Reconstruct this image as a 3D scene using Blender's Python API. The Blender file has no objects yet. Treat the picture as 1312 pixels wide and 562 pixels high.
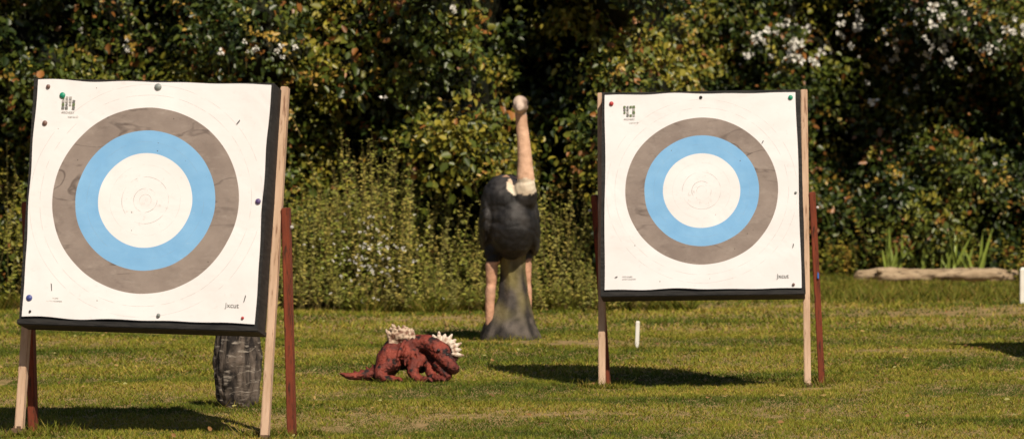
import bpy, bmesh, math, random
import numpy as np
from mathutils import Vector, Matrix, noise, Euler
random.seed(7)
R = np.random.default_rng(11)
scene = bpy.context.scene

# ------------------------------------------------------------------ helpers
def link(o, parent=None):
    scene.collection.objects.link(o)
    if parent is not None:
        o.parent = parent
    return o

def empty(name, loc=(0,0,0), rot=(0,0,0), parent=None):
    e = bpy.data.objects.new(name, None)
    e.empty_display_size = 0.2
    e.location = loc; e.rotation_euler = rot
    return link(e, parent)

def obj(name, me, mat=None, parent=None, loc=(0,0,0), rot=(0,0,0), smooth=False):
    o = bpy.data.objects.new(name, me)
    if mat is not None:
        me.materials.append(mat)
    o.location = loc; o.rotation_euler = rot
    if smooth:
        me.polygons.foreach_set('use_smooth', [True]*len(me.polygons))
    return link(o, parent)

def np_mesh(name, V, F, col=None):
    me = bpy.data.meshes.new(name)
    V = np.ascontiguousarray(V, dtype=np.float32); F = np.ascontiguousarray(F, dtype=np.int32)
    m, k = F.shape
    me.vertices.add(len(V)); me.vertices.foreach_set('co', V.ravel())
    me.loops.add(m*k); me.loops.foreach_set('vertex_index', F.ravel())
    me.polygons.add(m)
    me.polygons.foreach_set('loop_start', np.arange(0, m*k, k, dtype=np.int32))
    me.polygons.foreach_set('loop_total', np.full(m, k, dtype=np.int32))
    me.update(calc_edges=True)
    if col is not None:
        a = me.color_attributes.new('Col', 'FLOAT_COLOR', 'POINT')
        c = np.ones((len(V), 4), dtype=np.float32); c[:, :3] = col
        a.data.foreach_set('color', c.ravel())
    return me

class NT:
    def __init__(s, name):
        s.mat = bpy.data.materials.new(name); s.mat.use_nodes = True
        s.t = s.mat.node_tree; s.t.nodes.clear()
        s.out = s.t.nodes.new('ShaderNodeOutputMaterial')
    def n(s, typ, **kw):
        nd = s.t.nodes.new(typ)
        for k, v in kw.items():
            setattr(nd, k, v)
        return nd
    def l(s, a, b): s.t.links.new(a, b)
    def math(s, op, a, b=None, c=None, clamp=False):
        nd = s.t.nodes.new('ShaderNodeMath'); nd.operation = op; nd.use_clamp = clamp
        for i, v in enumerate((a, b, c)):
            if v is None: continue
            if isinstance(v, (int, float)): nd.inputs[i].default_value = v
            else: s.l(v, nd.inputs[i])
        return nd.outputs[0]
    def mix(s, fac, a, b, blend='MIX'):
        nd = s.t.nodes.new('ShaderNodeMix'); nd.data_type = 'RGBA'; nd.blend_type = blend
        for idx, v in ((0, fac), (6, a), (7, b)):
            if isinstance(v, (int, float)): nd.inputs[idx].default_value = v
            elif isinstance(v, tuple): nd.inputs[idx].default_value = (*v, 1) if len(v) == 3 else v
            else: s.l(v, nd.inputs[idx])
        return nd.outputs[2]
    def noise(s, vec, scale, detail=4, rough=0.55, dist=0.0):
        nd = s.n('ShaderNodeTexNoise'); nd.inputs['Scale'].default_value = scale
        nd.inputs['Detail'].default_value = detail; nd.inputs['Roughness'].default_value = rough
        nd.inputs['Distortion'].default_value = dist
        if vec is not None: s.l(vec, nd.inputs['Vector'])
        return nd.outputs[0]
    def ramp(s, fac, lo, hi):
        nd = s.n('ShaderNodeMapRange'); nd.inputs[1].default_value = lo; nd.inputs[2].default_value = hi
        nd.clamp = True
        s.l(fac, nd.inputs[0]); return nd.outputs[0]
    def scalevec(s, vec, sc, rot=(0,0,0)):
        nd = s.n('ShaderNodeMapping'); nd.inputs['Scale'].default_value = sc; nd.inputs['Rotation'].default_value = rot
        s.l(vec, nd.inputs['Vector']); return nd.outputs[0]
    def principled(s, col, rough=0.6, spec=0.3, bump=None, bstr=0.3, bdist=0.01):
        p = s.n('ShaderNodeBsdfPrincipled')
        if isinstance(col, tuple): p.inputs['Base Color'].default_value = (*col, 1)
        else: s.l(col, p.inputs['Base Color'])
        if isinstance(rough, (int, float)): p.inputs['Roughness'].default_value = rough
        else: s.l(rough, p.inputs['Roughness'])
        p.inputs['Specular IOR Level'].default_value = spec
        if bump is not None:
            b = s.n('ShaderNodeBump'); b.inputs['Strength'].default_value = bstr
            b.inputs['Distance'].default_value = bdist
            s.l(bump, b.inputs['Height']); s.l(b.outputs[0], p.inputs['Normal'])
        return p
    def finish(s, sh): s.l(sh.outputs[0], s.out.inputs[0]); return s.mat

def mat_attr(name, rough=0.5, spec=0.25, transl=0.0, var=0.0, vscale=20, bstr=0.0):
    m = NT(name)
    a = m.n('ShaderNodeAttribute', attribute_name='Col')
    col = a.outputs['Color']
    nz = None
    if var > 0 or bstr > 0:
        tc = m.n('ShaderNodeTexCoord').outputs['Object']
        nz = m.noise(tc, vscale, 6, 0.65)
        f = m.math('MULTIPLY_ADD', nz, 2*var, 1-var)
        cmb = m.n('ShaderNodeCombineColor')
        for i in range(3): m.l(f, cmb.inputs[i])
        col = m.mix(1.0, col, cmb.outputs[0], 'MULTIPLY')
    p = m.principled(col, rough, spec, nz if bstr > 0 else None, bstr, 0.02)
    return m.finish(p)

def mat_noise(name, c1, c2, scale=10, stretch=(1,1,1), rough=0.7, spec=0.2, lo=0.35, hi=0.65, bstr=0.3, c3=None, s3=40, bdist=0.01):
    m = NT(name)
    tc = m.n('ShaderNodeTexCoord').outputs['Object']
    v = m.scalevec(tc, stretch)
    n1 = m.noise(v, scale, 6, 0.6)
    col = m.mix(m.ramp(n1, lo, hi), c1, c2)
    if c3 is not None:
        n2 = m.noise(v, s3, 5, 0.6)
        col = m.mix(m.ramp(n2, 0.54, 0.66), col, c3)
    return m.finish(m.principled(col, rough, spec, n1, bstr, bdist))

def box(name, size, center, mat, parent, bevel=0.004, rot=(0,0,0)):
    bm = bmesh.new(); bmesh.ops.create_cube(bm, size=1)
    bmesh.ops.scale(bm, vec=size, verts=bm.verts)
    if bevel > 0:
        bmesh.ops.bevel(bm, geom=list(bm.edges), offset=bevel, segments=2, affect='EDGES')
    me = bpy.data.meshes.new(name); bm.to_mesh(me); bm.free()
    return obj(name, me, mat, parent, center, rot)

def sn(x, z, scale, seed, n=9):
    r = np.random.default_rng(seed); out = np.zeros_like(x, dtype=float)
    for i in range(n):
        th = r.uniform(0, 2*math.pi); f = (2*math.pi/scale)*r.uniform(0.6, 1.7); ph = r.uniform(0, 6.28)
        out += np.sin(f*(x*math.cos(th)+z*math.sin(th))+ph)
    return out/math.sqrt(n/2.0)

def add_ell(bm, c, r, rot=(0,0,0), seg=24):
    M = Matrix.Translation(Vector(c)) @ Euler(rot).to_matrix().to_4x4() @ Matrix.Diagonal((*r, 1))
    bmesh.ops.create_uvsphere(bm, u_segments=seg, v_segments=seg//2, radius=1, matrix=M)

def add_tube(bm, pts, rad, seg=16, sub=5, flat=1.0):
    pts = [Vector(p) for p in pts]
    P, Q = [], []
    n = len(pts)
    for i in range(n-1):
        p0 = pts[max(i-1, 0)]; p1 = pts[i]; p2 = pts[i+1]; p3 = pts[min(i+2, n-1)]
        for j in range(sub):
            t = j/sub
            P.append(0.5*((2*p1)+(-p0+p2)*t+(2*p0-5*p1+4*p2-p3)*t*t+(-p0+3*p1-3*p2+p3)*t**3))
            Q.append(rad[i]*(1-t)+rad[i+1]*t)
    P.append(pts[-1]); Q.append(rad[-1])
    rings = []
    ref = Vector((0, 1, 0.001))
    for i, p in enumerate(P):
        d = (P[min(i+1, len(P)-1)]-P[max(i-1, 0)]).normalized()
        a = d.cross(ref)
        if a.length < 0.05: a = d.cross(Vector((1, 0, 0)))
        a.normalize(); b = a.cross(d).normalized()
        rings.append([bm.verts.new(p+(a*math.cos(2*math.pi*k/seg)+b*flat*math.sin(2*math.pi*k/seg))*Q[i]) for k in range(seg)])
    for i in range(len(rings)-1):
        for k in range(seg):
            bm.faces.new((rings[i][k], rings[i][(k+1) % seg], rings[i+1][(k+1) % seg], rings[i+1][k]))
    for rg, sgn in ((rings[0], -1), (rings[-1], 1)):
        i = 0 if sgn < 0 else len(P)-1
        d = (P[min(i+1, len(P)-1)]-P[max(i-1, 0)]).normalized()
        c = bm.verts.new(P[i]+d*sgn*Q[i]*0.6)
        for k in range(seg):
            f = (rg[k], rg[(k+1) % seg], c)
            bm.faces.new(f if sgn > 0 else f[::-1])

def fuse(name, bm, voxel, mat, parent, dispf=None, colf=None, smooth_it=4, loc=(0,0,0)):
    bmesh.ops.recalc_face_normals(bm, faces=bm.faces)
    me = bpy.data.meshes.new(name+'_tmp'); bm.to_mesh(me); bm.free()
    o = bpy.data.objects.new(name+'_tmp', me); scene.collection.objects.link(o)
    md = o.modifiers.new('r', 'REMESH'); md.mode = 'VOXEL'; md.voxel_size = voxel
    if smooth_it:
        sm = o.modifiers.new('s', 'SMOOTH'); sm.iterations = smooth_it; sm.factor = 0.5
    dg = bpy.context.evaluated_depsgraph_get()
    m2 = bpy.data.meshes.new_from_object(o.evaluated_get(dg))
    bpy.data.objects.remove(o); m2.name = name
    if dispf:
        nrm = [v.normal.copy() for v in m2.vertices]
        for v, nn in zip(m2.vertices, nrm):
            v.co += nn*dispf(v.co, nn)
        m2.update()
    if colf:
        a = m2.color_attributes.new('Col', 'FLOAT_COLOR', 'POINT')
        arr = np.ones((len(m2.vertices), 4), dtype=np.float32)
        for i, v in enumerate(m2.vertices): arr[i, :3] = colf(v.co, v.normal)
        a.data.foreach_set('color', arr.ravel())
    return obj(name, m2, mat, parent, loc, smooth=True)

def lerp3(a, b, t):
    t = max(0.0, min(1.0, t)); return tuple(a[i]*(1-t)+b[i]*t for i in range(3))

# ------------------------------------------------------------------ leaves
def leaves(pos, ax, nr, L, W, col):
    n = len(pos)
    ax = ax/np.linalg.norm(ax, axis=1, keepdims=True)
    sd = np.cross(ax, nr); sd /= (np.linalg.norm(sd, axis=1, keepdims=True)+1e-9)
    nn = np.cross(sd, ax)
    L = L[:, None]; W = W[:, None]
    V = np.empty((n, 6, 3))
    V[:, 0] = pos
    V[:, 1] = pos+ax*L*0.28+sd*W*0.46+nn*W*0.14
    V[:, 2] = pos+ax*L*0.68+sd*W*0.36+nn*W*0.12
    V[:, 3] = pos+ax*L-nn*L*0.10
    V[:, 4] = pos+ax*L*0.68-sd*W*0.36+nn*W*0.12
    V[:, 5] = pos+ax*L*0.28-sd*W*0.46+nn*W*0.14
    b = (np.arange(n)*6)[:, None]
    F = np.concatenate([b+np.array([[0, 1, 2, 3]]), b+np.array([[0, 3, 4, 5]])], axis=0)
    return V.reshape(-1, 3), F, np.repeat(col, 6, axis=0)

class Acc:
    def __init__(s): s.V=[]; s.F=[]; s.C=[]; s.n=0
    def add(s, V, F, C):
        s.V.append(V); s.F.append(F+s.n); s.C.append(C); s.n += len(V)
    def mesh(s, name): return np_mesh(name, np.concatenate(s.V), np.concatenate(s.F), np.concatenate(s.C))

def stems_acc(acc, P, r0, r1, col):
    n, k, _ = P.shape
    ang = np.array([0, 2.09, 4.19])
    off = np.stack([np.cos(ang), np.sin(ang), np.zeros(3)], 1)
    rr = np.linspace(r0, r1, k)[None, :, None, None]
    V = P[:, :, None, :]+off[None, None]*rr
    V = V.reshape(-1, 3)
    F = []
    base = (np.arange(n)*k*3)[:, None]
    for i in range(k-1):
        for j in range(3):
            F.append(base+np.array([[i*3+j, i*3+(j+1) % 3, (i+1)*3+(j+1) % 3, (i+1)*3+j]]))
    acc.add(V, np.concatenate(F), np.repeat(col, k*3, axis=0))

# ------------------------------------------------------------------ world, sun, camera
SUN_EL = math.radians(46.0)
hx, hy = 0.42, -0.907
w = bpy.data.worlds.new('World'); scene.world = w; w.use_nodes = True
nt = w.node_tree; bg = nt.nodes['Background']
sky = nt.nodes.new('ShaderNodeTexSky'); sky.sky_type = 'NISHITA'; sky.sun_disc = False
sky.sun_elevation = SUN_EL; sky.sun_rotation = math.atan2(hx, hy)
nt.links.new(sky.outputs[0], bg.inputs[0]); bg.inputs[1].default_value = 0.05
sl = bpy.data.lights.new('sun', 'SUN'); sl.energy = 5.0; sl.angle = math.radians(0.5); sl.color = (1.0, 0.88, 0.71)
so = bpy.data.objects.new('sun', sl); link(so)
tosun = Vector((hx*math.cos(SUN_EL), hy*math.cos(SUN_EL), math.sin(SUN_EL)))
so.rotation_euler = tosun.to_track_quat('Z', 'Y').to_euler(); so.location = (5, -5, 12)

cam = bpy.data.cameras.new('camera'); co = bpy.data.objects.new('camera', cam); link(co)
co.location = (0, 0, 1.57); co.rotation_euler = (math.radians(90-1.298), 0, 0)
cam.lens = 134.45; cam.sensor_width = 36; cam.clip_end = 2000; cam.clip_start = 0.5
cam.dof.use_dof = True; cam.dof.focus_distance = 21.5; cam.dof.aperture_fstop = 4.2
scene.camera = co
scene.view_settings.view_transform = 'Standard'; scene.view_settings.look = 'None'; scene.view_settings.exposure = 0

# ------------------------------------------------------------------ ground
g = NT('soil_and_turf')
pos = g.n('ShaderNodeNewGeometry').outputs['Position']
n1 = g.noise(pos, 0.9, 6, 0.6); n2 = g.noise(pos, 14, 6, 0.7)
c = g.mix(g.ramp(n1, 0.35, 0.65), (0.12, 0.12, 0.03), (0.19, 0.15, 0.05))
c = g.mix(g.ramp(n2, 0.30, 0.6), c, (0.34, 0.23, 0.115))
gm = g.finish(g.principled(c, 0.95, 0.05, n2, 0.5, 0.03))
xs = np.concatenate([[-600, -100, -30], np.linspace(-12, 12, 61), [30, 100, 600]])
ys = np.concatenate([[-200, -20, 5], np.linspace(14, 46, 81), [60, 120, 900]])
X, Y = np.meshgrid(xs, ys)
inner = (np.abs(X) <= 12) & (Y >= 14) & (Y <= 46)
Z = np.where(inner, 0.012*sn(X, Y, 3.0, 5), 0.0)
def gz(x, y): return 0.012*sn(np.asarray(x, float), np.asarray(y, float), 3.0, 5)
nx, ny = len(xs), len(ys)
idx = np.arange(nx*ny).reshape(ny, nx)
F = np.stack([idx[:-1, :-1], idx[:-1, 1:], idx[1:, 1:], idx[1:, :-1]], -1).reshape(-1, 4)
obj('ground', np_mesh('ground', np.stack([X, Y, Z], -1).reshape(-1, 3), F), gm, smooth=True)

def hedge_y(x):
    t = np.clip((x-0.9)/1.6, 0, 1); t = t*t*(3-2*t)
    return 34.9+t*6.9

patches = [(0.40, 28.4, 0.60, 0.45), (3.85, 33.0, 0.95, 0.75), (5.0, 33.6, 0.8, 0.9), (2.5, 34.3, .8, .5), (-1.33, 19.95, 0.14, 0.35), (1.85, 23.6, 0.18, 0.35), (.55, 23.6, .12, .25), (-0.1, 28.7, .45, .35), (-2.9, 30.5, .8, .3), (-.4, 32.0, 1.0, .35), (2.7, 27.5, .5, .25)]
def dry(x, y):
    v = np.zeros_like(x)
    for (a, b, c_, d_) in patches:
        v = np.maximum(v, np.exp(-(((x-a)/c_)**2+((y-b)/d_)**2)))
    v = np.maximum(v, .55*np.exp(-(((x-.2)/.8)**2+((y-21.2)/.25)**2)))
    return v

# ------------------------------------------------------------------ lawn blades
def blades(n, x0, x1, y0, y1, h, wd, seedv, dk=1.0):
    r = np.random.default_rng(seedv)
    x = r.uniform(x0, x1, n); y = r.uniform(y0, y1, n)
    dr = dry(x, y)*(0.75+0.45*sn(x, y, 0.35, 77))
    keep = (r.random(n) > np.clip(dr*1.5-0.12, 0, 0.985)) & (y < hedge_y(x)+0.5)
    x, y, dr = x[keep], y[keep], dr[keep]; n = len(x)
    cl = sn(x, y, 0.35, 3); cl2 = sn(x*0.35, y, 1.5, 4); cl3 = sn(x, y, 0.12, 8)
    hh = h*(0.55+0.8*r.random(n))*(1+0.20*cl+0.22*cl3).clip(0.3, 2)*(1-0.6*dr.clip(0, 1))
    z = gz(x, y)-0.002
    th = r.uniform(0, 6.28, n); lean = r.uniform(0.3, 1.5, n)*hh
    th2 = r.normal(0, 0.7, n)
    ww = wd*(0.6+0.8*r.random(n))
    V = np.empty((n, 3, 3))
    V[:, 0] = np.stack([x-ww*np.cos(th2), y-ww*np.sin(th2), z], 1)
    V[:, 1] = np.stack([x+ww*np.cos(th2), y+ww*np.sin(th2), z], 1)
    V[:, 2] = np.stack([x+lean*np.cos(th), y+lean*np.sin(th), z+hh], 1)
    dark = np.array([0.062, 0.092, 0.009]); mid = np.array([0.205, 0.220, 0.020]); yel = np.array([0.42, 0.32, 0.06]); br = np.array([0.33, 0.20, 0.08])
    t = np.clip(0.47+0.24*cl+0.30*cl2+0.16*cl3+r.normal(0, 0.18, n), 0, 1)[:, None]
    C = dark*(1-t)+mid*t
    y_ = ((r.random(n) < 0.15+0.14*cl2) | (r.random(n) < dr*0.8))[:, None]
    C = np.where(y_, yel*r.uniform(0.6, 1.1, n)[:, None], C)
    b_ = (r.random(n) < 0.035)[:, None]
    C = np.where(b_, br, C)*dk
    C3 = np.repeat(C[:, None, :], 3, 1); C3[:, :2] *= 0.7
    Fv = np.arange(n*3).reshape(n, 3)
    return V.reshape(-1, 3), Fv, C3.reshape(-1, 3)
A = Acc()
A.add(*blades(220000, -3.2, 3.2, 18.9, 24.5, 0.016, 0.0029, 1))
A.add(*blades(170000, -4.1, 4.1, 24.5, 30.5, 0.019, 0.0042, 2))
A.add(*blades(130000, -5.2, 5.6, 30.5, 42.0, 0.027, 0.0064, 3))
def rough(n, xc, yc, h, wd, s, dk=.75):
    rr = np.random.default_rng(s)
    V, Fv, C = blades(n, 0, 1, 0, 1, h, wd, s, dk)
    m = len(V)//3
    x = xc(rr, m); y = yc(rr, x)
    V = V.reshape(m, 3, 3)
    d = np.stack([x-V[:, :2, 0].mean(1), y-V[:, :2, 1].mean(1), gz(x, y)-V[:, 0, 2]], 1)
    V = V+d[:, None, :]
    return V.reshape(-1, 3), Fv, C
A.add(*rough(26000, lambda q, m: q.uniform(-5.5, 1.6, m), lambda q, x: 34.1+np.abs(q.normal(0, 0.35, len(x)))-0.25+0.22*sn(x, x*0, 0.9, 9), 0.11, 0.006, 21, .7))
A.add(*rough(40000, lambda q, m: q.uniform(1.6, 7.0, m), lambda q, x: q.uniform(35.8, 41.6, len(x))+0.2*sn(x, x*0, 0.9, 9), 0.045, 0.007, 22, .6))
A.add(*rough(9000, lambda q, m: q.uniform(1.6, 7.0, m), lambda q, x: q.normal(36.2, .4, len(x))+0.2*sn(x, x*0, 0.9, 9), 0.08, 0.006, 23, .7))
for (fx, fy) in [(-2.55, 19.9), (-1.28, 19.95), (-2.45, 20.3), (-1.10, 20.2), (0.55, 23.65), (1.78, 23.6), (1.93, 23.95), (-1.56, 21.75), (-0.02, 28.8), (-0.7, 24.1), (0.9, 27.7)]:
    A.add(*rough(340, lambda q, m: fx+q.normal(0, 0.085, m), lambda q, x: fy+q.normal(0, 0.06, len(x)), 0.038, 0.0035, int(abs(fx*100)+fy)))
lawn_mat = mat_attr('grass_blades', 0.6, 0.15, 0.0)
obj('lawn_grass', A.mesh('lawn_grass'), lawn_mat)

A = Acc(); n = 520
x = R.uniform(-4.5, 4.5, n); y = R.uniform(19.2, 34, n)
p = np.stack([x, y, gz(x, y)+0.016], 1)
ax = np.stack([R.normal(0, 1, n), R.normal(0, 1, n), R.normal(0, .3, n)], 1); nr = np.stack([R.normal(0, .4, n), R.normal(-.5, .4, n), np.ones(n)], 1)
pal = np.array([[0.25, 0.13, 0.05], [0.33, 0.22, 0.08], [0.14, 0.07, 0.03], [0.3, 0.28, 0.1]])
A.add(*leaves(p, ax, nr, R.uniform(.02, .04, n), R.uniform(.012, .025, n), pal[R.integers(0, 4, n)]))
obj('fallen_leaves', A.mesh('fallen_leaves'), lawn_mat)

# ------------------------------------------------------------------ hedge
leaf_mat = mat_attr('hedge_leaves', 0.42, 0.4, 0.0)
def front(x, z):
    return hedge_y(x)+0.10*z+0.62*sn(x, z*1.2, 2.4, 31)+0.27*sn(x, z, 0.85, 32)+0.35*np.clip(0.6-z, 0, 1)
gx = np.linspace(-10, 11, 170); gzv = np.linspace(-0.05, 4.3, 46)
X, Zz = np.meshgrid(gx, gzv)
Yb = front(X, Zz)+0.6+0.12*sn(X, Zz, 0.3, 40)
Ztop = Zz*(1+0.08*sn(X, X*0, 1.4, 12))
ids = np.arange(X.size).reshape(X.shape)
Vm = np.stack([X, Yb, Ztop], -1).reshape(-1, 3)
Vb = np.stack([X[-1], Yb[-1]+3.0, Ztop[-1]*0.97], -1); Vc = np.stack([X[-1], Yb[-1]+3.4, X[-1]*0], -1)
V = np.concatenate([Vm, Vb, Vc]); k0 = X.size; nxg = len(gx)
F = [np.stack([ids[:-1, :-1], ids[:-1, 1:], ids[1:, 1:], ids[1:, :-1]], -1).reshape(-1, 4)]
t = ids[-1]; b1 = k0+np.arange(nxg); c1 = b1+nxg
F.append(np.stack([t[:-1], t[1:], b1[1:], b1[:-1]], -1)); F.append(np.stack([b1[:-1], b1[1:], c1[1:], c1[:-1]], -1))
hedge = empty('hedge')
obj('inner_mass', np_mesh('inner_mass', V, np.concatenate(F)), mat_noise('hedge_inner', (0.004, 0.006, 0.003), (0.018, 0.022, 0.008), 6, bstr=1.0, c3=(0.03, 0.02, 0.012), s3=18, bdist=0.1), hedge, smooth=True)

A = Acc()
nc = 3900
cx = np.concatenate([R.uniform(-5.6, 6.2, int(nc*.88)), R.uniform(-10, 11, nc-int(nc*.88))]); cz = R.uniform(0.0, 4.2, nc)
gap = sn(cx, cz, 1.1, 55)
kp = (gap > -0.75) | (R.random(nc) < .35)
cx, cz = cx[kp], cz[kp]; nc = len(cx)
cy = front(cx, cz)+R.uniform(-0.22, 0.42, nc)
cr = R.uniform(0.10, 0.30, nc)
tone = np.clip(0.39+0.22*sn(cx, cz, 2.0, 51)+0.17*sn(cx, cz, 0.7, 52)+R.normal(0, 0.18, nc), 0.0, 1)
tone = tone+0.12*np.exp(-((cx+.9)/.8)**2-((cz-2.2)/.7)**2)  # lit middle of the hedge painted into the leaf colour
tone = tone*np.where((cx > 2.2) & (cz < 2.3), 0.55, 1.0)*np.where((cz > 1.9) & (cx < -1.8), 0.65, 1.0)*np.where((cx > 2.2) & (cz >= 2.3), 0.75, 1.0)  # shadowed hedge regions painted in by lowering the leaf tone
hue = R.random(nc)
per = 34
ci = np.repeat(np.arange(nc), per); n = len(ci)
d = R.normal(0, 1, (n, 3)); d /= np.linalg.norm(d, axis=1, keepdims=True)
d[:, 1] = -np.abs(d[:, 1])*0.9+0.15
rad = cr[ci]*R.uniform(0.5, 1.15, n)
p = np.stack([cx[ci], cy[ci], cz[ci]], 1)+d*rad[:, None]*np.array([1.15, 1.0, 0.85])
keep = p[:, 2] > 0.0
ci, d, p = ci[keep], d[keep], p[keep]; n = len(ci)
ax = d*0.5+R.normal(0, 0.6, (n, 3)); ax[:, 2] -= 0.35
nr = d*0.7+R.normal(0, 0.50, (n, 3))+np.array([0.10, -0.25, 0.50])
sz = R.uniform(0.035, 0.090, n)*(0.8+0.5*hue[ci])
dk = np.array([0.015, 0.030, 0.005]); md = np.array([0.076, 0.098, 0.012]); yl = np.array([0.27, 0.225, 0.026]); br = np.array([0.24, 0.10, 0.025])
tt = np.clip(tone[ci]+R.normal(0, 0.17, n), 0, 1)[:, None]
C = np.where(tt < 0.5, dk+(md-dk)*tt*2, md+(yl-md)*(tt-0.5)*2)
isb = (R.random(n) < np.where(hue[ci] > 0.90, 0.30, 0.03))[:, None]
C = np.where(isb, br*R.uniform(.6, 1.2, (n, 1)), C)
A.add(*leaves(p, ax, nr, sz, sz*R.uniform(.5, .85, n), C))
def shoots(A, n, x0, x1, z0, z1, yoff, ln, leafs, lsz, cols, up=0.8, seed=1, ybase=None, grav=0.5, stemr=0.005, wr=0.5, tw=(0.4, .5)):
    q = np.random.default_rng(seed); k = 7
    bx = q.uniform(x0, x1, n); bz = q.uniform(z0, z1, n)
    by = (front(bx, bz)+yoff) if ybase is None else ybase(q, bx)
    dirv = np.stack([q.normal(0, tw[0], n), -np.abs(q.normal(0, tw[1], n)), np.full(n, up)], 1)
    dirv /= np.linalg.norm(dirv, axis=1, keepdims=True)
    L = q.uniform(ln*0.55, ln*1.25, n)
    if ybase is not None: L *= 1+0.18*sn(bx, bx*0, .5, seed)
    ts = np.linspace(0, 1, k)[None, :, None]
    P = np.stack([bx, by, bz], 1)[:, None]+dirv[:, None]*L[:, None, None]*ts
    P[:, :, 2] -= grav*(L[:, None]*ts[..., 0]**2)*np.abs(dirv[:, 0:1]+0.3)
    c0 = np.array([0.15, 0.12, 0.045])*q.uniform(.6, 1.3, (n, 1))
    stems_acc(A, P, stemr, stemr*0.4, c0)
    m = leafs
    si = np.repeat(np.arange(n), m); u = np.tile(np.linspace(0.12, 1, m), n)+q.normal(0, .02, n*m)
    u = np.clip(u, 0, 0.999)*(k-1); i0 = u.astype(int); f = (u-i0)[:, None]
    pp = P[si, i0]*(1-f)+P[si, i0+1]*f
    tang = P[si, i0+1]-P[si, i0]; tang /= np.linalg.norm(tang, axis=1, keepdims=True)
    a = q.normal(0, 1, (len(si), 3)); a -= (a*tang).sum(1, keepdims=True)*tang; a /= np.linalg.norm(a, axis=1, keepdims=True)
    axx = a+tang*0.45; axx[:, 2] -= 0.15
    nn = q.normal(0, .35, (len(si), 3))+np.array([.2, -.7, .7])
    base = cols[q.integers(0, len(cols), n)][si]*q.uniform(.65, 1.35, (len(si), 1))
    s = lsz*q.uniform(.6, 1.2, len(si))*(1.1-0.5*u/(k-1))
    A.add(*leaves(pp, axx, nn, s, s*wr, base))
hc = np.array([[0.12, .14, .016], [.24, .21, .026], [.07, .10, .012], [.30, .19, .03], [.17, .18, .025]])
shoots(A, 380, -5.6, 6.3, 0.3, 3.4, 0.0, 0.65, 15, 0.075, hc, 0.7, 61, grav=0.9, wr=.6)
shoots(A, 220, -5.6, 6.3, 0.8, 4.0, -.05, 0.5, 12, 0.06, hc[2:4], 0.2, 62, grav=0.9, wr=.6, tw=(.8, .6))
obj('leaves', A.mesh('hedge_leaves'), leaf_mat, hedge)

# ------------------------------------------------------------------ weeds in front of the hedge
A = Acc()
wc = np.array([[0.21, .215, .035], [.27, .245, .05], [.15, .175, .028], [.31, .25, .06], [.22, .21, .055]])
yb = lambda a, b: (lambda q, x: q.uniform(a, b, len(x)))
shoots(A, 300, -2.05, -0.86, 0, 0.05, 0, 1.22, 56, 0.050, wc*1.1, 1.0, 71, yb(33.8, 34.9), 0.1, 0.004, 0.42, (.12, .08))
shoots(A, 200, -0.95, 0.85, 0, 0.05, 0, 0.95, 48, 0.050, wc, 1.0, 72, yb(34.0, 35.0), 0.15, 0.004, 0.42, (.2, .1))
shoots(A, 110, -5.5, -4.0, 0, 0.05, 0, 1.25, 48, 0.05, wc, 1.0, 73, yb(33.8, 34.9), 0.15, 0.004, 0.36, (.14, .1))
shoots(A, 180, -4.1, -2.0, 0, 0.05, 0, 0.9, 38, 0.05, wc[:3], 1.0, 74, yb(34.0, 34.9), 0.15, 0.004, 0.36, (.16, .1))
shoots(A, 260, -2.1, 1.2, 0, 0.05, 0, 0.40, 24, 0.045, wc*.9, 1.0, 75, yb(33.4, 34.2), 0.3, 0.003, 0.4, (.3, .2))
shoots(A, 380, 1.6, 7, 0, 0.05, 0, 0.5, 24, 0.07, hc*.8, 1.0, 76, yb(41.0, 41.9), 0.3, 0.004, 0.45, (.3, .2))
shoots(A, 100, 0.5, 1.4, 0, 0.05, 0, 1.1, 40, 0.05, wc, 1.0, 77, yb(34.4, 35.2), 0.2, 0.004, 0.36, (.16, .1))
shoots(A, 60, 5.15, 6.2, 0, 0.05, 0, 0.35, 22, 0.06, hc, 1.0, 78, yb(39.3, 39.9), 0.3, 0.004, 0.45, (.3, .2))
obj('tall_weeds', A.mesh('tall_weeds'), mat_attr('weed_leaves', 0.6, 0.15, 0.0))

def blossoms(name, pts, rr, petals, q, mat):
    A = Acc(); P = np.repeat(pts, petals, axis=0); n = len(P)
    d = q.normal(0, 1, (n, 3)); d /= np.linalg.norm(d, axis=1, keepdims=True); d[:, 1] = -np.abs(d[:, 1])
    rr = np.repeat(rr, petals)
    c = np.array([0.74, 0.72, 0.66])*q.uniform(.75, 1.08, (n, 1))
    A.add(*leaves(P+d*rr[:, None]*0.25, d, q.normal(0, .5, (n, 3))+np.array([0.2, -1, .7]), rr, rr*0.9, c))
    return obj(name, A.mesh(name), mat)
pm = mat_attr('white_petals', 0.6, 0.2, 0.0)
q = np.random.default_rng(90); pts = []; rr = []
for (px, pz, k, s) in [(2.72, 2.45, 14, .2), (2.9, 2.55, 8, .2), (3.4, 2.45, 8, .3), (3.95, 2.70, 14, .25), (4.2, 2.5, 12, .2), (4.35, 2.4, 8, .25), (4.4, 2.72, 10, .3), (4.9, 2.68, 12, .35), (5.3, 2.7, 12, .2), (5.4, 2.45, 7, .3), (4.1, 2.2, 8, .3), (4.6, 1.95, 4, .4), (3.3, 2.7, 10, .25), (5.0, 1.7, 3, .5), (5.0, 2.2, 5, .4)]:
    for i in range(k):
        x = px+q.normal(0, s); z = pz+q.normal(0, s*.6)
        pts.append((x, float(front(np.array(x), np.array(z)))-0.42-q.uniform(0, .15), z)); rr.append(q.uniform(.02, .065)*(1 if q.random() < .6 else .5))
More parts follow.
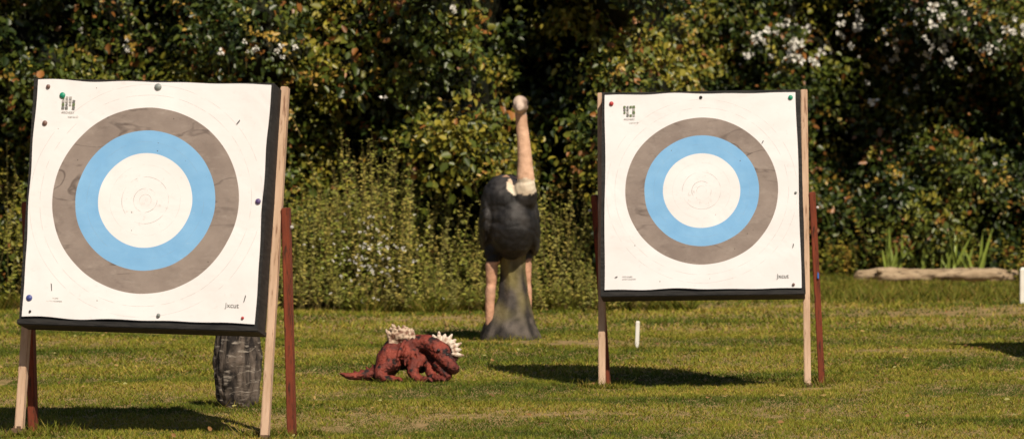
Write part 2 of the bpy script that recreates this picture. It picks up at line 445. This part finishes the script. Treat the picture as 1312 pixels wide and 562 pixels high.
for (px, pz, k, s) in [(-.5, 2.64, 3, .03), (-3.55, 2.36, 3, .04), (-2.3, 2.30, 5, .10), (-2.0, 2.28, 4, .08), (-1.2, 1.95, 1, .1), (-3.9, 2.5, 1, .1)]:
    for i in range(k):
        x = px+q.normal(0, s); z = pz+q.normal(0, s)
        pts.append((x, float(front(np.array(x), np.array(z)))-0.42-q.uniform(0, .1), z)); rr.append(q.uniform(.014, .032))
blossoms('white_blossoms', np.array(pts), np.array(rr), 9, q, pm)
pts = np.stack([q.normal(-1.25, .22, 110), q.uniform(33.5, 33.8, 110), np.abs(q.normal(.45, .2, 110))+.05], 1)
blossoms('white_wildflowers', pts, q.uniform(.008, .016, 110), 5, q, pm)

A = Acc()
for (px, k) in [(4.08, 12), (4.38, 6), (4.66, 11), (4.95, 7)]:
    x = px+q.normal(0, .06, k); y = 40.6+q.normal(0, .06, k)
    a = np.stack([q.normal(0, .28, k), q.normal(0, .15, k), np.ones(k)], 1)
    L = q.uniform(.28, .60, k)
    A.add(*leaves(np.stack([x, y, x*0], 1), a, np.tile([[0.1, -1, .2]], (k, 1))+q.normal(0, .2, (k, 3)), L, np.full(k, .040), np.array([.20, .25, .04])*q.uniform(.7, 1.2, (k, 1))))
obj('iris_plant', A.mesh('iris_plant'), leaf_mat)

# ------------------------------------------------------------------ log, stakes
bm = bmesh.new()
add_tube(bm, [(-.82, .03, .072), (-.5, 0, .085), (-.1, .02, .075), (.35, -.02, .088), (.85, .02, .072)], [.058, .078, .070, .080, .062], 20)
add_tube(bm, [(.3, -.02, .10), (.36, -.08, .17)], [.022, .014], 8)
add_tube(bm, [(-.55, -.02, .10), (-.62, -.10, .14)], [.024, .016], 8)
fuse('fallen_log', bm, .012, mat_noise('weathered_log', (.50, .38, .25), (.28, .20, .125), 9, (.5, 3, 3), .9, .1, bstr=.6, c3=(.10, .07, .045), s3=16), None,
     lambda c, n: .020*noise.noise(Vector((c.x*3, c.y*14, c.z*14)))+.012*noise.noise(Vector((c.x*9, c.y*20, c.z*20))), None, 2, (4.43, 39.9, 0.0))
wp = mat_noise('white_weathered_paint', (.78, .76, .70), (.62, .58, .5), 25, (1, 1, .4), .6, .2, .45, .75, .1)
def stake(name, loc, wd, h, tilt):
    bm = bmesh.new(); bmesh.ops.create_cube(bm, size=1)
    bmesh.ops.scale(bm, vec=(wd, wd*.7, h+.05), verts=bm.verts)
    bmesh.ops.translate(bm, vec=(0, 0, (h-.05)/2), verts=bm.verts)
    f = [f for f in bm.faces if f.normal.z > .9]
    bmesh.ops.inset_region(bm, faces=f, thickness=wd*.25)
    for v in f[0].verts: v.co.z += wd*.3
    bmesh.ops.bevel(bm, geom=list(bm.edges), offset=.002, segments=1, affect='EDGES')
    me = bpy.data.meshes.new(name); bm.to_mesh(me); bm.free()
    return obj(name, me, wp, None, loc, (0, tilt, 0))
stake('white_distance_stake', (.905, 27.7, 0), .028, .20, math.radians(2))
stake('white_post', (4.635, 34.6, -.03), .075, .36, 0)

# ------------------------------------------------------------------ archery targets
def target_face_material(name, seed, rs=1.0, xs_=1.0):
    m = NT(name)
    tc = m.n('ShaderNodeTexCoord').outputs['Object']
    sx = m.n('ShaderNodeSeparateXYZ'); m.l(tc, sx.inputs[0])
    x, z = m.math('DIVIDE', sx.outputs[0], xs_), sx.outputs[2]
    off = m.n('ShaderNodeMapping'); off.inputs['Location'].default_value = (seed*3.1, seed, 0); m.l(tc, off.inputs[0]); tv = off.outputs[0]
    wob = m.math('MULTIPLY_ADD', m.noise(tv, 3, 2), 0.012, -0.006)
    r = m.math('ADD', m.math('SQRT', m.math('ADD', m.math('MULTIPLY', x, x), m.math('MULTIPLY', z, z))), wob)
    r = m.math('DIVIDE', r, rs)
    white = m.mix(m.ramp(m.noise(tv, 2.5, 5), .35, .7), (.80, .79, .815), (.75, .73, .745))
    white = m.mix(m.math('MULTIPLY', m.ramp(m.noise(tv, 30, 5, .7), .60, .8), .35), white, (.5, .47, .46))
    cv = m.scalevec(tv, (1.0, 1, 2.0))
    g1 = m.mix(m.ramp(m.noise(tv, 4, 6, .65), .35, .65), (.300, .248, .220), (.225, .182, .162))
    rot = m.scalevec(tv, (1.0, 1, 2.6), (0, .3, 0))
    ck = m.noise(rot, 2.4, 2.5, .5, .8)
    creas = m.ramp(m.math('ABSOLUTE', m.math('SUBTRACT', ck, .5)), .002, .022)
    g1 = m.mix(m.math('MULTIPLY', m.math('MULTIPLY', m.math('SUBTRACT', 1.0, creas), m.ramp(m.noise(tv, 3.4, 4), .44, .60)), .75), g1, (.085, .065, .06))
    g1 = m.mix(m.math('MULTIPLY', m.ramp(m.noise(cv, 9, 7, .72), .52, .72), .45), g1, (.40, .345, .31))
    g1 = m.mix(m.math('MULTIPLY', m.ramp(m.noise(rot, 7, 6, .7), .56, .70), .35), g1, (.12, .095, .085))
    bl = m.mix(m.ramp(m.noise(tv, 6, 6, .6), .3, .7), (.185, .410, .70), (.235, .470, .75))
    bl = m.mix(m.math('MULTIPLY', m.ramp(m.noise(cv, 26, 6, .75), .60, .74), .35), bl, (.45, .58, .72))
    def step(a): return m.ramp(r, a-.0008, a+.0008)
    col = m.mix(step(.243), white, bl)
    col = m.mix(step(.361), col, g1)
    col = m.mix(step(.480), col, white)
    ln = None
    for rad, wd, st in ((.030, .0012, .6), (.061, .0014, .75), (.121, .0014, .6), (.182, .0010, .25), (.302, .001, .22), (.42, .001, .3), (.545, .0014, .35), (.60, .0014, .30)):
        a = m.math('MULTIPLY', m.math('LESS_THAN', m.math('ABSOLUTE', m.math('SUBTRACT', r, rad)), wd), st)
        ln = a if ln is None else m.math('MAXIMUM', ln, a)
    brk = m.ramp(m.noise(tv, 13, 3), .42, .55)
    col = m.mix(m.math('MULTIPLY', ln, brk), col, (.25, .23, .22))
    sc = m.math('MULTIPLY', m.ramp(m.noise(tv, 22, 6, .8), .58, .66), m.ramp(r, .2, .05))
    col = m.mix(m.math('MULTIPLY', sc, .55), col, (.36, .33, .31))
    vo = m.n('ShaderNodeTexVoronoi'); vo.inputs['Scale'].default_value = 26; m.l(tv, vo.inputs['Vector'])
    hole = m.math('LESS_THAN', vo.outputs['Distance'], .085)
    sel = m.n('ShaderNodeSeparateColor'); m.l(vo.outputs['Color'], sel.inputs[0])
    prob = m.ramp(r, .62, .0)
    hole = m.math('MULTIPLY', hole, m.math('LESS_THAN', sel.outputs[0], m.math('MULTIPLY_ADD', prob, .19, .015)))
    col = m.mix(m.math('MULTIPLY', hole, .85), col, (.09, .07, .06))
    h = m.math('ADD', m.noise(m.scalevec(tv, (1, 1, 1.3)), 2.6, 3, .5, .8), m.math('MULTIPLY', m.noise(cv, 12, 4, .5), .10))
    p = m.principled(col, .7, .15, h, .35, .02)
    return m.finish(p)

wood_lt = mat_noise('pale_timber', (.62, .44, .32), (.45, .30, .20), 7, (4, 4, .5), .8, .15, .35, .65, .4, (.26, .15, .10), 16)
wood_red = mat_noise('red_brown_stain', (.24, .055, .026), (.14, .035, .019), 7, (4, 4, .6), .65, .25, .35, .65, .4, (.06, .025, .015), 18)
black = mat_noise('black_rubber', (.012, .012, .013), (.03, .028, .027), 9, (1, 1, 6), .7, .25, bstr=.5)
dirty = mat_noise('muddy_timber', (.22, .13, .08), (.09, .055, .035), 20, bstr=.4)
metal = mat_noise('galvanised', (.35, .34, .33), (.5, .48, .46), 30, bstr=.1)
def plastic(n, c): return mat_noise(n, c, tuple(v*.75 for v in c), 30, (1, 1, 1), .4, .4, bstr=.05)
pins_m = {'grey': plastic('grey_plastic', (.25, .28, .27)), 'green': plastic('green_plastic', (.02, .30, .18)), 'red': plastic('red_plastic', (.5, .05, .05)),
          'blue': plastic('blue_plastic', (.07, .09, .30)), 'brown': plastic('brown_plastic', (.2, .12, .10)), 'black': plastic('black_plastic', (.02, .02, .02)), 'purple': plastic('purple_plastic', (.12, .08, .22))}
ink = plastic('grey_ink', (.20, .20, .19)); ink2 = plastic('olive_ink', (.16, .21, .10)); inkr = plastic('faint_ink', (.45, .43, .41))

def add_text(txt, size, loc, mat, parent, name):
    c = bpy.data.curves.new(name, 'FONT'); c.body = txt; c.size = size; c.extrude = .0004; c.align_x = 'CENTER'
    o = bpy.data.objects.new(name, c); c.materials.append(mat)
    o.location = loc; o.rotation_euler = (math.pi/2, 0, 0); link(o, parent)

def archery_target(name, loc, yaw, lean, roll, pins, seed, marks=(), rb=.3, blue=False, Wt=(1, 1), zb=.57, inward=0.0, outward=0.0, W=1.27, H=1.275, fw=1.238, fh=1.25, rs=1.0, xs_=1.0, fz=0.0, lx=.657):
    T = .20
    root = empty(name, loc, (0, 0, -yaw))
    fr = empty('stand_frame', (0, 0, 0), (-lean, roll, 0), root)
    q = random.Random(seed)
    bt, tp = Wt
    bm = bmesh.new(); bmesh.ops.create_cube(bm, size=1)
    bmesh.ops.scale(bm, vec=(W, T, H), verts=bm.verts)
    bmesh.ops.subdivide_edges(bm, edges=list(bm.edges), cuts=10, use_grid_fill=True)
    for v in bm.verts:
        nz_ = noise.noise(v.co*4+Vector((seed, 0, 0)))
        v.co.x += .004*nz_*(1 if v.co.x > 0 else -1)*(abs(v.co.x) > W/2-.01)
        v.co.z += .005*nz_*(abs(v.co.z) > H/2-.01)
        v.co.x *= bt+(tp-bt)*(v.co.z/H+.5)
    me = bpy.data.meshes.new('foam_block'); bm.to_mesh(me); bm.free()
    obj('foam_block', me, black, fr, (0, -T/2, zb+H/2), smooth=False)
    N = 56
    U, Vv = np.meshgrid(np.linspace(-.5, .5, N), np.linspace(-.5, .5, N))
    wsc = bt+(tp-bt)*(Vv+.5)
    Xf = U*fw*wsc; Zf = Vv*fh
    Xf = Xf+np.where(np.abs(U) > .49, 1, 0)*.003*sn(Vv*1.2, U*0, .5, seed+3)
    Zf = Zf+np.where(np.abs(Vv) > .49, 1, 0)*.003*sn(U*1.2, Vv*0, .5, seed+4)
    Yf = -.006-.0022*(sn(Xf, Zf*1.3, .6, seed)+.25*sn(Xf, Zf, .2, seed+1)).clip(-1, 2)
    ids = np.arange(N*N).reshape(N, N)
    F = np.stack([ids[:-1, :-1], ids[:-1, 1:], ids[1:, 1:], ids[1:, :-1]], -1).reshape(-1, 4)
    cz_ = zb+H/2+.002+fz
    obj('paper_face', np_mesh('paper_face', np.stack([Xf, Yf, Zf], -1).reshape(-1, 3), F), target_face_material(name.replace('.', '_')+'_face', seed, rs, xs_), fr, (0, -T-.006, cz_), smooth=True)
    yf = -T-.018
    box('ledge', (W+.01, T+.03, .028), (0, -(T+.03)/2+.005, zb-.0165), black, fr)
    for s_, nm in ((-1, 'front_leg_1'), (1, 'front_leg_2')):
        box(nm, (.042, .055, 1.92), (s_*lx, .03, .90), wood_lt, fr, .004, (0, 0, 0))
        box('foot_'+nm[-1], (.065, .08, .05), (s_*(lx+.003), .03, -.005), dirty, fr, .012, (0, 0, q.uniform(-.2, .2)))
        box('bolt_'+nm[-1], (.018, .018, .018), (s_*(lx+.075), .05, 1.12), metal, fr, .004)
    box('cross_rail_1', (2*lx-.05, .04, .085), (0, .025, 1.55), wood_lt, fr)
    box('cross_rail_2', (2*lx-.05, .04, .085), (0, .025, .75), wood_lt, fr)
    for s_, nm in ((-1, 'rear_leg_1'), (1, 'rear_leg_2')):
        x0 = s_*(lx+.043)
        top = Vector((x0+math.sin(roll)*1.18, math.sin(lean)*1.18+.03, 1.19-math.sin(roll)*s_*.6)); bot = Vector((x0+(inward if s_ < 0 else outward), rb, -.03))
        d = bot-top
        o = box(nm, (.040, .07, d.length), (top+bot)/2, wood_red, root, .004)
        o.rotation_euler = (math.atan2(d.y, -d.z), math.asin(-d.x/d.length), 0)
    for (px, pz, kind, rr) in pins:
        rr *= .80
        bm = bmesh.new(); bmesh.ops.create_uvsphere(bm, u_segments=14, v_segments=8, radius=rr)
        for v in bm.verts: v.co.y *= .5
        bmesh.ops.create_cone(bm, cap_ends=True, segments=12, radius1=rr*1.45, radius2=rr*1.25, depth=.004, matrix=Matrix.Rotation(math.pi/2, 4, 'X'))
        me = bpy.data.meshes.new('pin'); bm.to_mesh(me); bm.free()
        obj('pin', me, pins_m[kind], fr, (px, yf, cz_+pz), smooth=True)
    for (px, pz, a, l) in marks:
        me = np_mesh('tear', np.array([[-.002, 0, -l/2], [.002, 0, -l/2*.8], [.0035, 0, l/2*.7], [-.0015, 0, l/2]]), np.array([[0, 1, 2, 3]]))
        obj('tear', me, pins_m['black'], fr, (px, yf+.002, cz_+pz), (0, a, 0))
    ex, ez = -.445, .505
    for i in range(4):
        for j in range(4):
            if q.random() < .22: continue
            s_ = .016*q.uniform(.75, 1.05)
            me = np_mesh('emblem', np.array([[-s_/2, 0, -s_/2], [s_/2, 0, -s_/2], [s_/2, 0, s_/2], [-s_/2, 0, s_/2]]), np.array([[0, 1, 2, 3]]))
            obj('emblem_block', me, q.choice([ink, ink2, inkr, inkr]), fr, (ex+(i-1.5)*.019, yf+.003, cz_+ez+(j-1.5)*.018), (0, q.uniform(-.2, .2), 0))
    add_text('ARCHERY', .016, (ex, yf+.003, cz_+ez-.055), inkr, fr, 'emblem_caption')
    add_text('target face 3D', .010, (ex+.03, yf+.003, cz_+ez-.075), inkr, fr, 'emblem_caption_2')
    add_text('Jxcut', .036, (.495, yf+.003, cz_-.548), ink, fr, 'printed_word')
    add_text('www.targets', .012, (-.46, yf+.003, cz_-.53), inkr, fr, 'printed_note')
    add_text('archery equipment', .011, (-.45, yf+.003, cz_-.545), inkr, fr, 'printed_note_2')
    if blue:
        box('blue_strap', (.010, .012, .16), (lx+.072, .12, .76), plastic('blue_cord', (.02, .13, .45)), fr, .003, (-.1, 0, 0))
    return root

archery_target('archery_target', (-1.940, 19.92, 0), math.radians(8.3), math.radians(10.3), math.radians(1.35),
   [(.03, .60, 'grey', .017), (-.48, .545, 'green', .014), (-.56, .59, 'brown', .010), (-.565, .395, 'brown', .012), (.60, .01, 'purple', .013), (-.585, -.53, 'blue', .015), (-.575, -.6, 'black', .006), (.11, -.60, 'grey', .009), (.555, -.60, 'red', .007)],
   3, [(.47, .425, .6, .03), (-.47, -.47, -.15, .045), (.56, -.50, .2, .04)], .28, zb=.560, inward=.05, outward=.05, Wt=(1.0, 1.012), rs=1.022, xs_=1.012, fh=1.255)
archery_target('archery_target.001', (1.190, 23.62, 0), math.radians(5), math.radians(10), math.radians(-0.9),
   [(-.555, .555, 'red', .012), (.555, .575, 'green', .013), (.0, .585, 'black', .009), (.56, -.59, 'brown', .008), (.58, -.02, 'grey', .007)],
   8, [(-.53, -.53, 1.2, .02), (.56, -.35, .2, .03), (.38, .30, .5, .02)], .32, True, (1.01, .985), zb=.570, inward=.06, outward=.045, W=1.245, fw=1.200, H=1.25, fh=1.220, rs=.955, xs_=1.03, fz=-.004, lx=.636)
archery_target('archery_target.002', (4.50, 26.4, 0), math.radians(9), math.radians(12), 0,
   [(-.565, .555, 'red', .012), (.565, .58, 'green', .013)], 14, [], .45)

# ------------------------------------------------------------------ ostrich statue
ost = empty('ostrich_statue', (-.018, 29.0, 0))
om = mat_attr('ostrich_paint', .62, .3, 0, .28, 28, .4)
bm = bmesh.new()
add_ell(bm, (-.005, .12, .92), (.215, .42, .335))
add_ell(bm, (-.035, .02, 1.05), (.185, .30, .205))
add_ell(bm, (.02, -.10, .86), (.18, .24, .25))
add_ell(bm, (-.175, .12, .92), (.060, .34, .25), (0, .08, 0))
add_ell(bm, (.175, .12, .88), (.058, .34, .25), (0, -.06, 0))
add_ell(bm, (0, .56, .86), (.15, .2, .19), (-.5, 0, 0))
add_tube(bm, [(.07, -.08, 1.0), (.110, -.18, 1.09), (.118, -.22, 1.19), (.116, -.22, 1.33), (.105, -.21, 1.50), (.090, -.20, 1.64), (.084, -.20, 1.75)], [.12, .100, .074, .058, .050, .045, .042], 20)
add_ell(bm, (.080, -.225, 1.78), (.062, .085, .070), (.15, 0, 0))
add_tube(bm, [(.079, -.27, 1.77), (.074, -.33, 1.755), (.068, -.40, 1.738)], [.044, .032, .014], 12)
add_ell(bm, (.030, -.245, 1.795), (.018, .02, .018)); add_ell(bm, (.130, -.245, 1.795), (.018, .02, .018))
for sx_, y0 in ((-1, -.07), (1, .03)):
    xx = -.008
    add_tube(bm, [(xx+sx_*.10, y0+.05, .74), (xx+sx_*.125, y0, .58), (xx+sx_*.132, y0+.01, .42), (xx+sx_*.138, y0-.01, .36), (xx+sx_*.145, y0-.01, .18), (xx+sx_*.150, y0+.02, .05)], [.095, .052, .038, .041, .032, .03], 14)
    add_tube(bm, [(xx+sx_*.150, y0+.02, .04), (xx+sx_*.15, y0-.08, .03)], [.03, .018], 10)
def od(c, n):
    if .58 < c.z < 1.26:
        f = noise.noise(Vector((c.x*9, c.y*5, c.z*14)))*.007+noise.noise(c*28)*.004
        return f-.006*max(0, math.sin(c.z*34+4*noise.noise(c*5)+c.y*6))**6
    return noise.noise(c*22)*.003
def oc(c, n):
    nz = noise.noise(c*7)+.5*noise.noise(c*19)
    neckd = math.hypot(c.x-.118, (c.y+.22)*.8)
    if c.z < .60+.03*nz:
        if c.z < .12: return (.07, .06, .05)
        return lerp3((.62, .34, .22), (.38, .22, .15), .30+nz)
    if c.z > 1.70:
        if abs(c.z-1.795) < .02 and abs(c.x-.08) > .05: return (.02, .015, .012)
        return lerp3((.62, .48, .39), (.16, .10, .075), .25+1.5*nz)
    if c.z > 1.225+.02*nz and neckd < .2: return lerp3((.68, .42, .28), (.46, .27, .17), .30+1.2*nz)
    if neckd < .14 and c.y < -.10 and c.z > 1.09+.04*nz+.35*abs(c.x-.11): return lerp3((.74, .64, .50), (.6, .42, .28), .2+nz)
    return lerp3((.012, .011, .011), (.055, .05, .048), .25+1.0*nz)
fuse('ostrich_body', bm, .011, om, ost, od, oc, 2)
prof = [(0, -.225, .235, .24), (.03, -.222, .23, .24), (.10, -.20, .20, .21), (.20, -.145, .168, .15), (.33, -.085, .145, .11), (.46, -.075, .125, .09), (.56, -.070, .118, .10), (.70, -.08, .12, .12)]
seg = 56; Vt = []
zz = np.linspace(0, .70, 34)
xl = np.interp(zz, [p_[0] for p_ in prof], [p_[1] for p_ in prof]); xr = np.interp(zz, [p_[0] for p_ in prof], [p_[2] for p_ in prof]); dd = np.interp(zz, [p_[0] for p_ in prof], [p_[3] for p_ in prof])
for i, z_ in enumerate(zz):
    for k in range(seg):
        a = 2*math.pi*k/seg
        rd = 1+.06*math.sin(7*a+1+z_*2)+.08*noise.noise(Vector((math.cos(a)*3, math.sin(a)*3, z_*4)))+.04*noise.noise(Vector((math.cos(a)*9, math.sin(a)*9, z_*12)))
        Vt.append(((xl[i]+xr[i])/2+(xr[i]-xl[i])/2*math.cos(a)*rd, .0+dd[i]*math.sin(a)*rd, z_-.01))
Vt = np.array(Vt); ids = np.arange(len(zz)*seg).reshape(len(zz), seg)
F = np.stack([ids[:-1], np.roll(ids[:-1], -1, 1), np.roll(ids[1:], -1, 1), ids[1:]], -1).reshape(-1, 4)
cc = []
for v in Vt:
    vv = Vector(v); nz = noise.noise(Vector((v[0]*14, v[1]*14, v[2]*4)))+.6*noise.noise(vv*24)
    c_ = lerp3((.032, .028, .026), (.12, .10, .085), .35+1.4*nz)
    g_ = noise.noise(Vector((v[0]*8+7, v[1]*8, v[2]*5)))
    up = max(0, min(1, (v[2]-.10)/.25))
    c_ = lerp3(c_, (.24, .20, .075), up*(.25+1.6*g_))
    cc.append(c_)
obj('support_trunk', np_mesh('support_trunk', Vt, F, np.array(cc)), mat_attr('trunk_paint', .75, .2, 0, .3, 30, .5), ost, smooth=True)

# ------------------------------------------------------------------ stump under left target
st = NT('charred_bark')
tc = st.n('ShaderNodeTexCoord').outputs['Object']
nA = st.noise(st.scalevec(tc, (14, 14, 5)), 1, 6, .65, .8); nB = st.noise(st.scalevec(tc, (6, 6, 24)), 1.4, 5, .6, 1.2)
c = st.mix(st.ramp(nA, .40, .62), (.022, .019, .018), (.15, .12, .10))
c = st.mix(st.ramp(nB, .54, .66), c, (.33, .29, .25))
stm = st.finish(st.principled(c, .85, .15, nA, .8, .02))
Vt = []; zz = np.linspace(0, .66, 80); seg = 84
pw = [(0, .085), (.015, .104), (.06, .116), (.2, .134), (.3, .137), (.45, .122), (.56, .10), (.62, .08), (.65, .045), (.66, .0)]
for z_ in zz:
    rr_ = np.interp(z_, [a for a, _ in pw], [b for _, b in pw])
    for k in range(seg):
        a = 2*math.pi*k/seg
        rd = 1+.06*noise.noise(Vector((math.cos(a)*4, math.sin(a)*4, z_*3)))+.07*noise.noise(Vector((math.cos(a)*9, math.sin(a)*9, z_*9)))-.07*max(0, math.sin(7*a+3*noise.noise(Vector((0, a, z_*5)))))**4
        rd += .018*math.sin(z_*80+4*math.sin(2*a)+9*noise.noise(Vector((math.cos(a)*2, math.sin(a)*2, z_*3))))
        Vt.append((rr_*math.cos(a)*rd, rr_*.95*math.sin(a)*rd, z_-.01))
ids = np.arange(len(zz)*seg).reshape(len(zz), seg)
F = np.stack([ids[:-1], np.roll(ids[:-1], -1, 1), np.roll(ids[1:], -1, 1), ids[1:]], -1).reshape(-1, 4)
obj('tree_stump', np_mesh('tree_stump', np.array(Vt), F), stm, None, (-1.56, 21.75, 0), smooth=True)

# ------------------------------------------------------------------ dragon statue
k = .00495
drg = empty('dragon_statue', (-.70, 24.2, 0))
def S(u, d_, v): return (u*k, d_*k, v*k)
def TB(bm, pts, rad, **kw): add_tube(bm, [S(*p_) for p_ in pts], [r_*k for r_ in rad], **kw)
def EL(bm, c_, r_, rot=(0,0,0)): add_ell(bm, S(*c_), tuple(x_*k for x_ in r_), rot)
bm = bmesh.new()
EL(bm, (-16, -6, 26), (17, 14, 24), (0, .3, 0))
EL(bm, (0, 10, 36), (25, 18, 23)); EL(bm, (20, 6, 30), (21, 16, 21))
TB(bm, [(12, 2, 44), (28, -4, 48), (40, -10, 46), (48, -16, 38)], [14, 12, 12, 12])
EL(bm, (50, -17, 38), (13, 12, 12))
TB(bm, [(50, -20, 36), (59, -27, 26), (67, -32, 18), (71, -34, 14)], [11, 9.5, 7.5, 5.5])
TB(bm, [(46, -19, 24), (55, -26, 12), (62, -31, 6)], [8, 6, 4.5])
TB(bm, [(61, -26, 39), (55, -30, 34)], [3.5, 2.5]); TB(bm, [(42, -22, 46), (46, -28, 38)], [3.5, 2.5])
EL(bm, (68, -38, 20), (2.6, 2.4, 2.2)); EL(bm, (73, -35, 19), (2.6, 2.4, 2.2))
TB(bm, [(26, -8, 30), (15, -20, 16), (20, -26, 6), (32, -34, 3)], [9, 8, 6, 4.5])
TB(bm, [(36, -8, 22), (38, -20, 10), (48, -32, 4)], [7, 6, 4])
TB(bm, [(-14, -12, 22), (-27, -20, 11), (-20, -26, 5), (-6, -31, 3)], [12, 8, 6, 5])
for (a, b) in ((-6, -31), (32, -34), (48, -32)):
    for j in (-1, 0, 1): TB(bm, [(a, b+j*3, 4), (a+4, b+j*5, 5), (a+9, b+j*6-2, 1.5)], [2.8, 2.4, .8], seg=8)
TB(bm, [(-18, 6, 18), (-36, 4, 9), (-50, 1, 7), (-64, -1, 6), (-79, -3, 10)], [14, 9, 6.5, 4.5, 1.5])
for i in range(7): TB(bm, [(-24-8*i, 3, 16-1.6*i), (-30-8*i, 3, 24-2.8*i)], [3.2-.3*i, .6], seg=8)
for i in range(4): TB(bm, [(6+4*i, -8, 54-3*i), (-2+8*i, -17, 38-2*i), (-6+11*i, -19, 20)], [3.0, 2.6, 1.4], seg=10)
TB(bm, [(6, -6, 50), (8, -12, 36), (6, -14, 24)], [6, 12, 6], flat=.5)
def dd_(c, n):
    return .004*noise.noise(c*26)+.0035*noise.noise(c*75)
def dc_(c, n):
    nz = noise.noise(c*14)+.6*noise.noise(c*40)
    col = lerp3((.110, .020, .014), (.27, .050, .030), .45+nz)
    dk_ = noise.noise(c*20+Vector((5, 1, 3)))+.6*noise.noise(c*45)
    col = lerp3(col, (.012, .006, .006), 2.4*(dk_-.16))
    if n.z < -.15: col = tuple(v*.3 for v in col)  # shade on downward-facing surfaces painted into the colour
    return col
dm = mat_attr('dragon_paint', .5, .35, 0, .3, 70, .6)
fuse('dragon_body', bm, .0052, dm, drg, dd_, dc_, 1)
bm = bmesh.new()
rq = random.Random(4)
for i in range(70):
    u = rq.uniform(-14, 20); v = 52+7*math.sin((u+18)/38*math.pi)+rq.uniform(-3, 3)
    TB(bm, [(u, rq.uniform(-8, 12), v-8), (u-2, rq.uniform(-8, 12), v), (u-rq.uniform(2, 8), rq.uniform(-8, 12), v+rq.uniform(5, 12))], [4.2, 3.2, 1.2], seg=8)
EL(bm, (0, 4, 54), (15, 12, 8))
cr_c = lambda c, n: lerp3((.60, .46, .34), (.20, .10, .065), .32+1.8*noise.noise(c*38))
cm = mat_attr('cream_paint', .6, .3, 0, .3, 70, .5)
fuse('mane', bm, .0048, cm, drg, lambda c, n: .003*noise.noise(c*60), cr_c, 0)
# head frill: a crescent of short cream spines on a dark red web behind the head
bm = bmesh.new()
for i in range(9):
    a = math.radians(128-i*17)
    bx, bz = 50, 37; l2 = 27 if i % 2 else 30
    TB(bm, [(bx+15*math.cos(a), -13, bz+13*math.sin(a)), (bx+22*math.cos(a), -11, bz+20*math.sin(a)), (bx+l2*math.cos(a), -6, bz+(l2-3)*math.sin(a))], [2.2, 3.2, 1.0], seg=8)
fuse('head_frill', bm, .0040, cm, drg, lambda c, n: .002*noise.noise(c*70), lambda c, n: lerp3((.74, .63, .52), (.30, .15, .09), .10+1.4*noise.noise(c*40)), 0)
bm = bmesh.new()
EL(bm, (53, -9, 38), (22, 3.4, 21), (0, .3, 0))
fuse('frill_membrane', bm, .005, dm, drg, lambda c, n: .002*noise.noise(c*70), lambda c, n: lerp3((.10, .018, .013), (.02, .008, .007), .5+noise.noise(c*40)), 1)
for nm, u, v in (('eye_1', 59, 35), ('eye_2', 48, 41)):
    bm = bmesh.new(); EL(bm, (u, -31.5, v), (2.4, 1.6, 1.8)); me = bpy.data.meshes.new(nm); bm.to_mesh(me); bm.free(); obj(nm, me, pins_m['black'], drg, smooth=True)
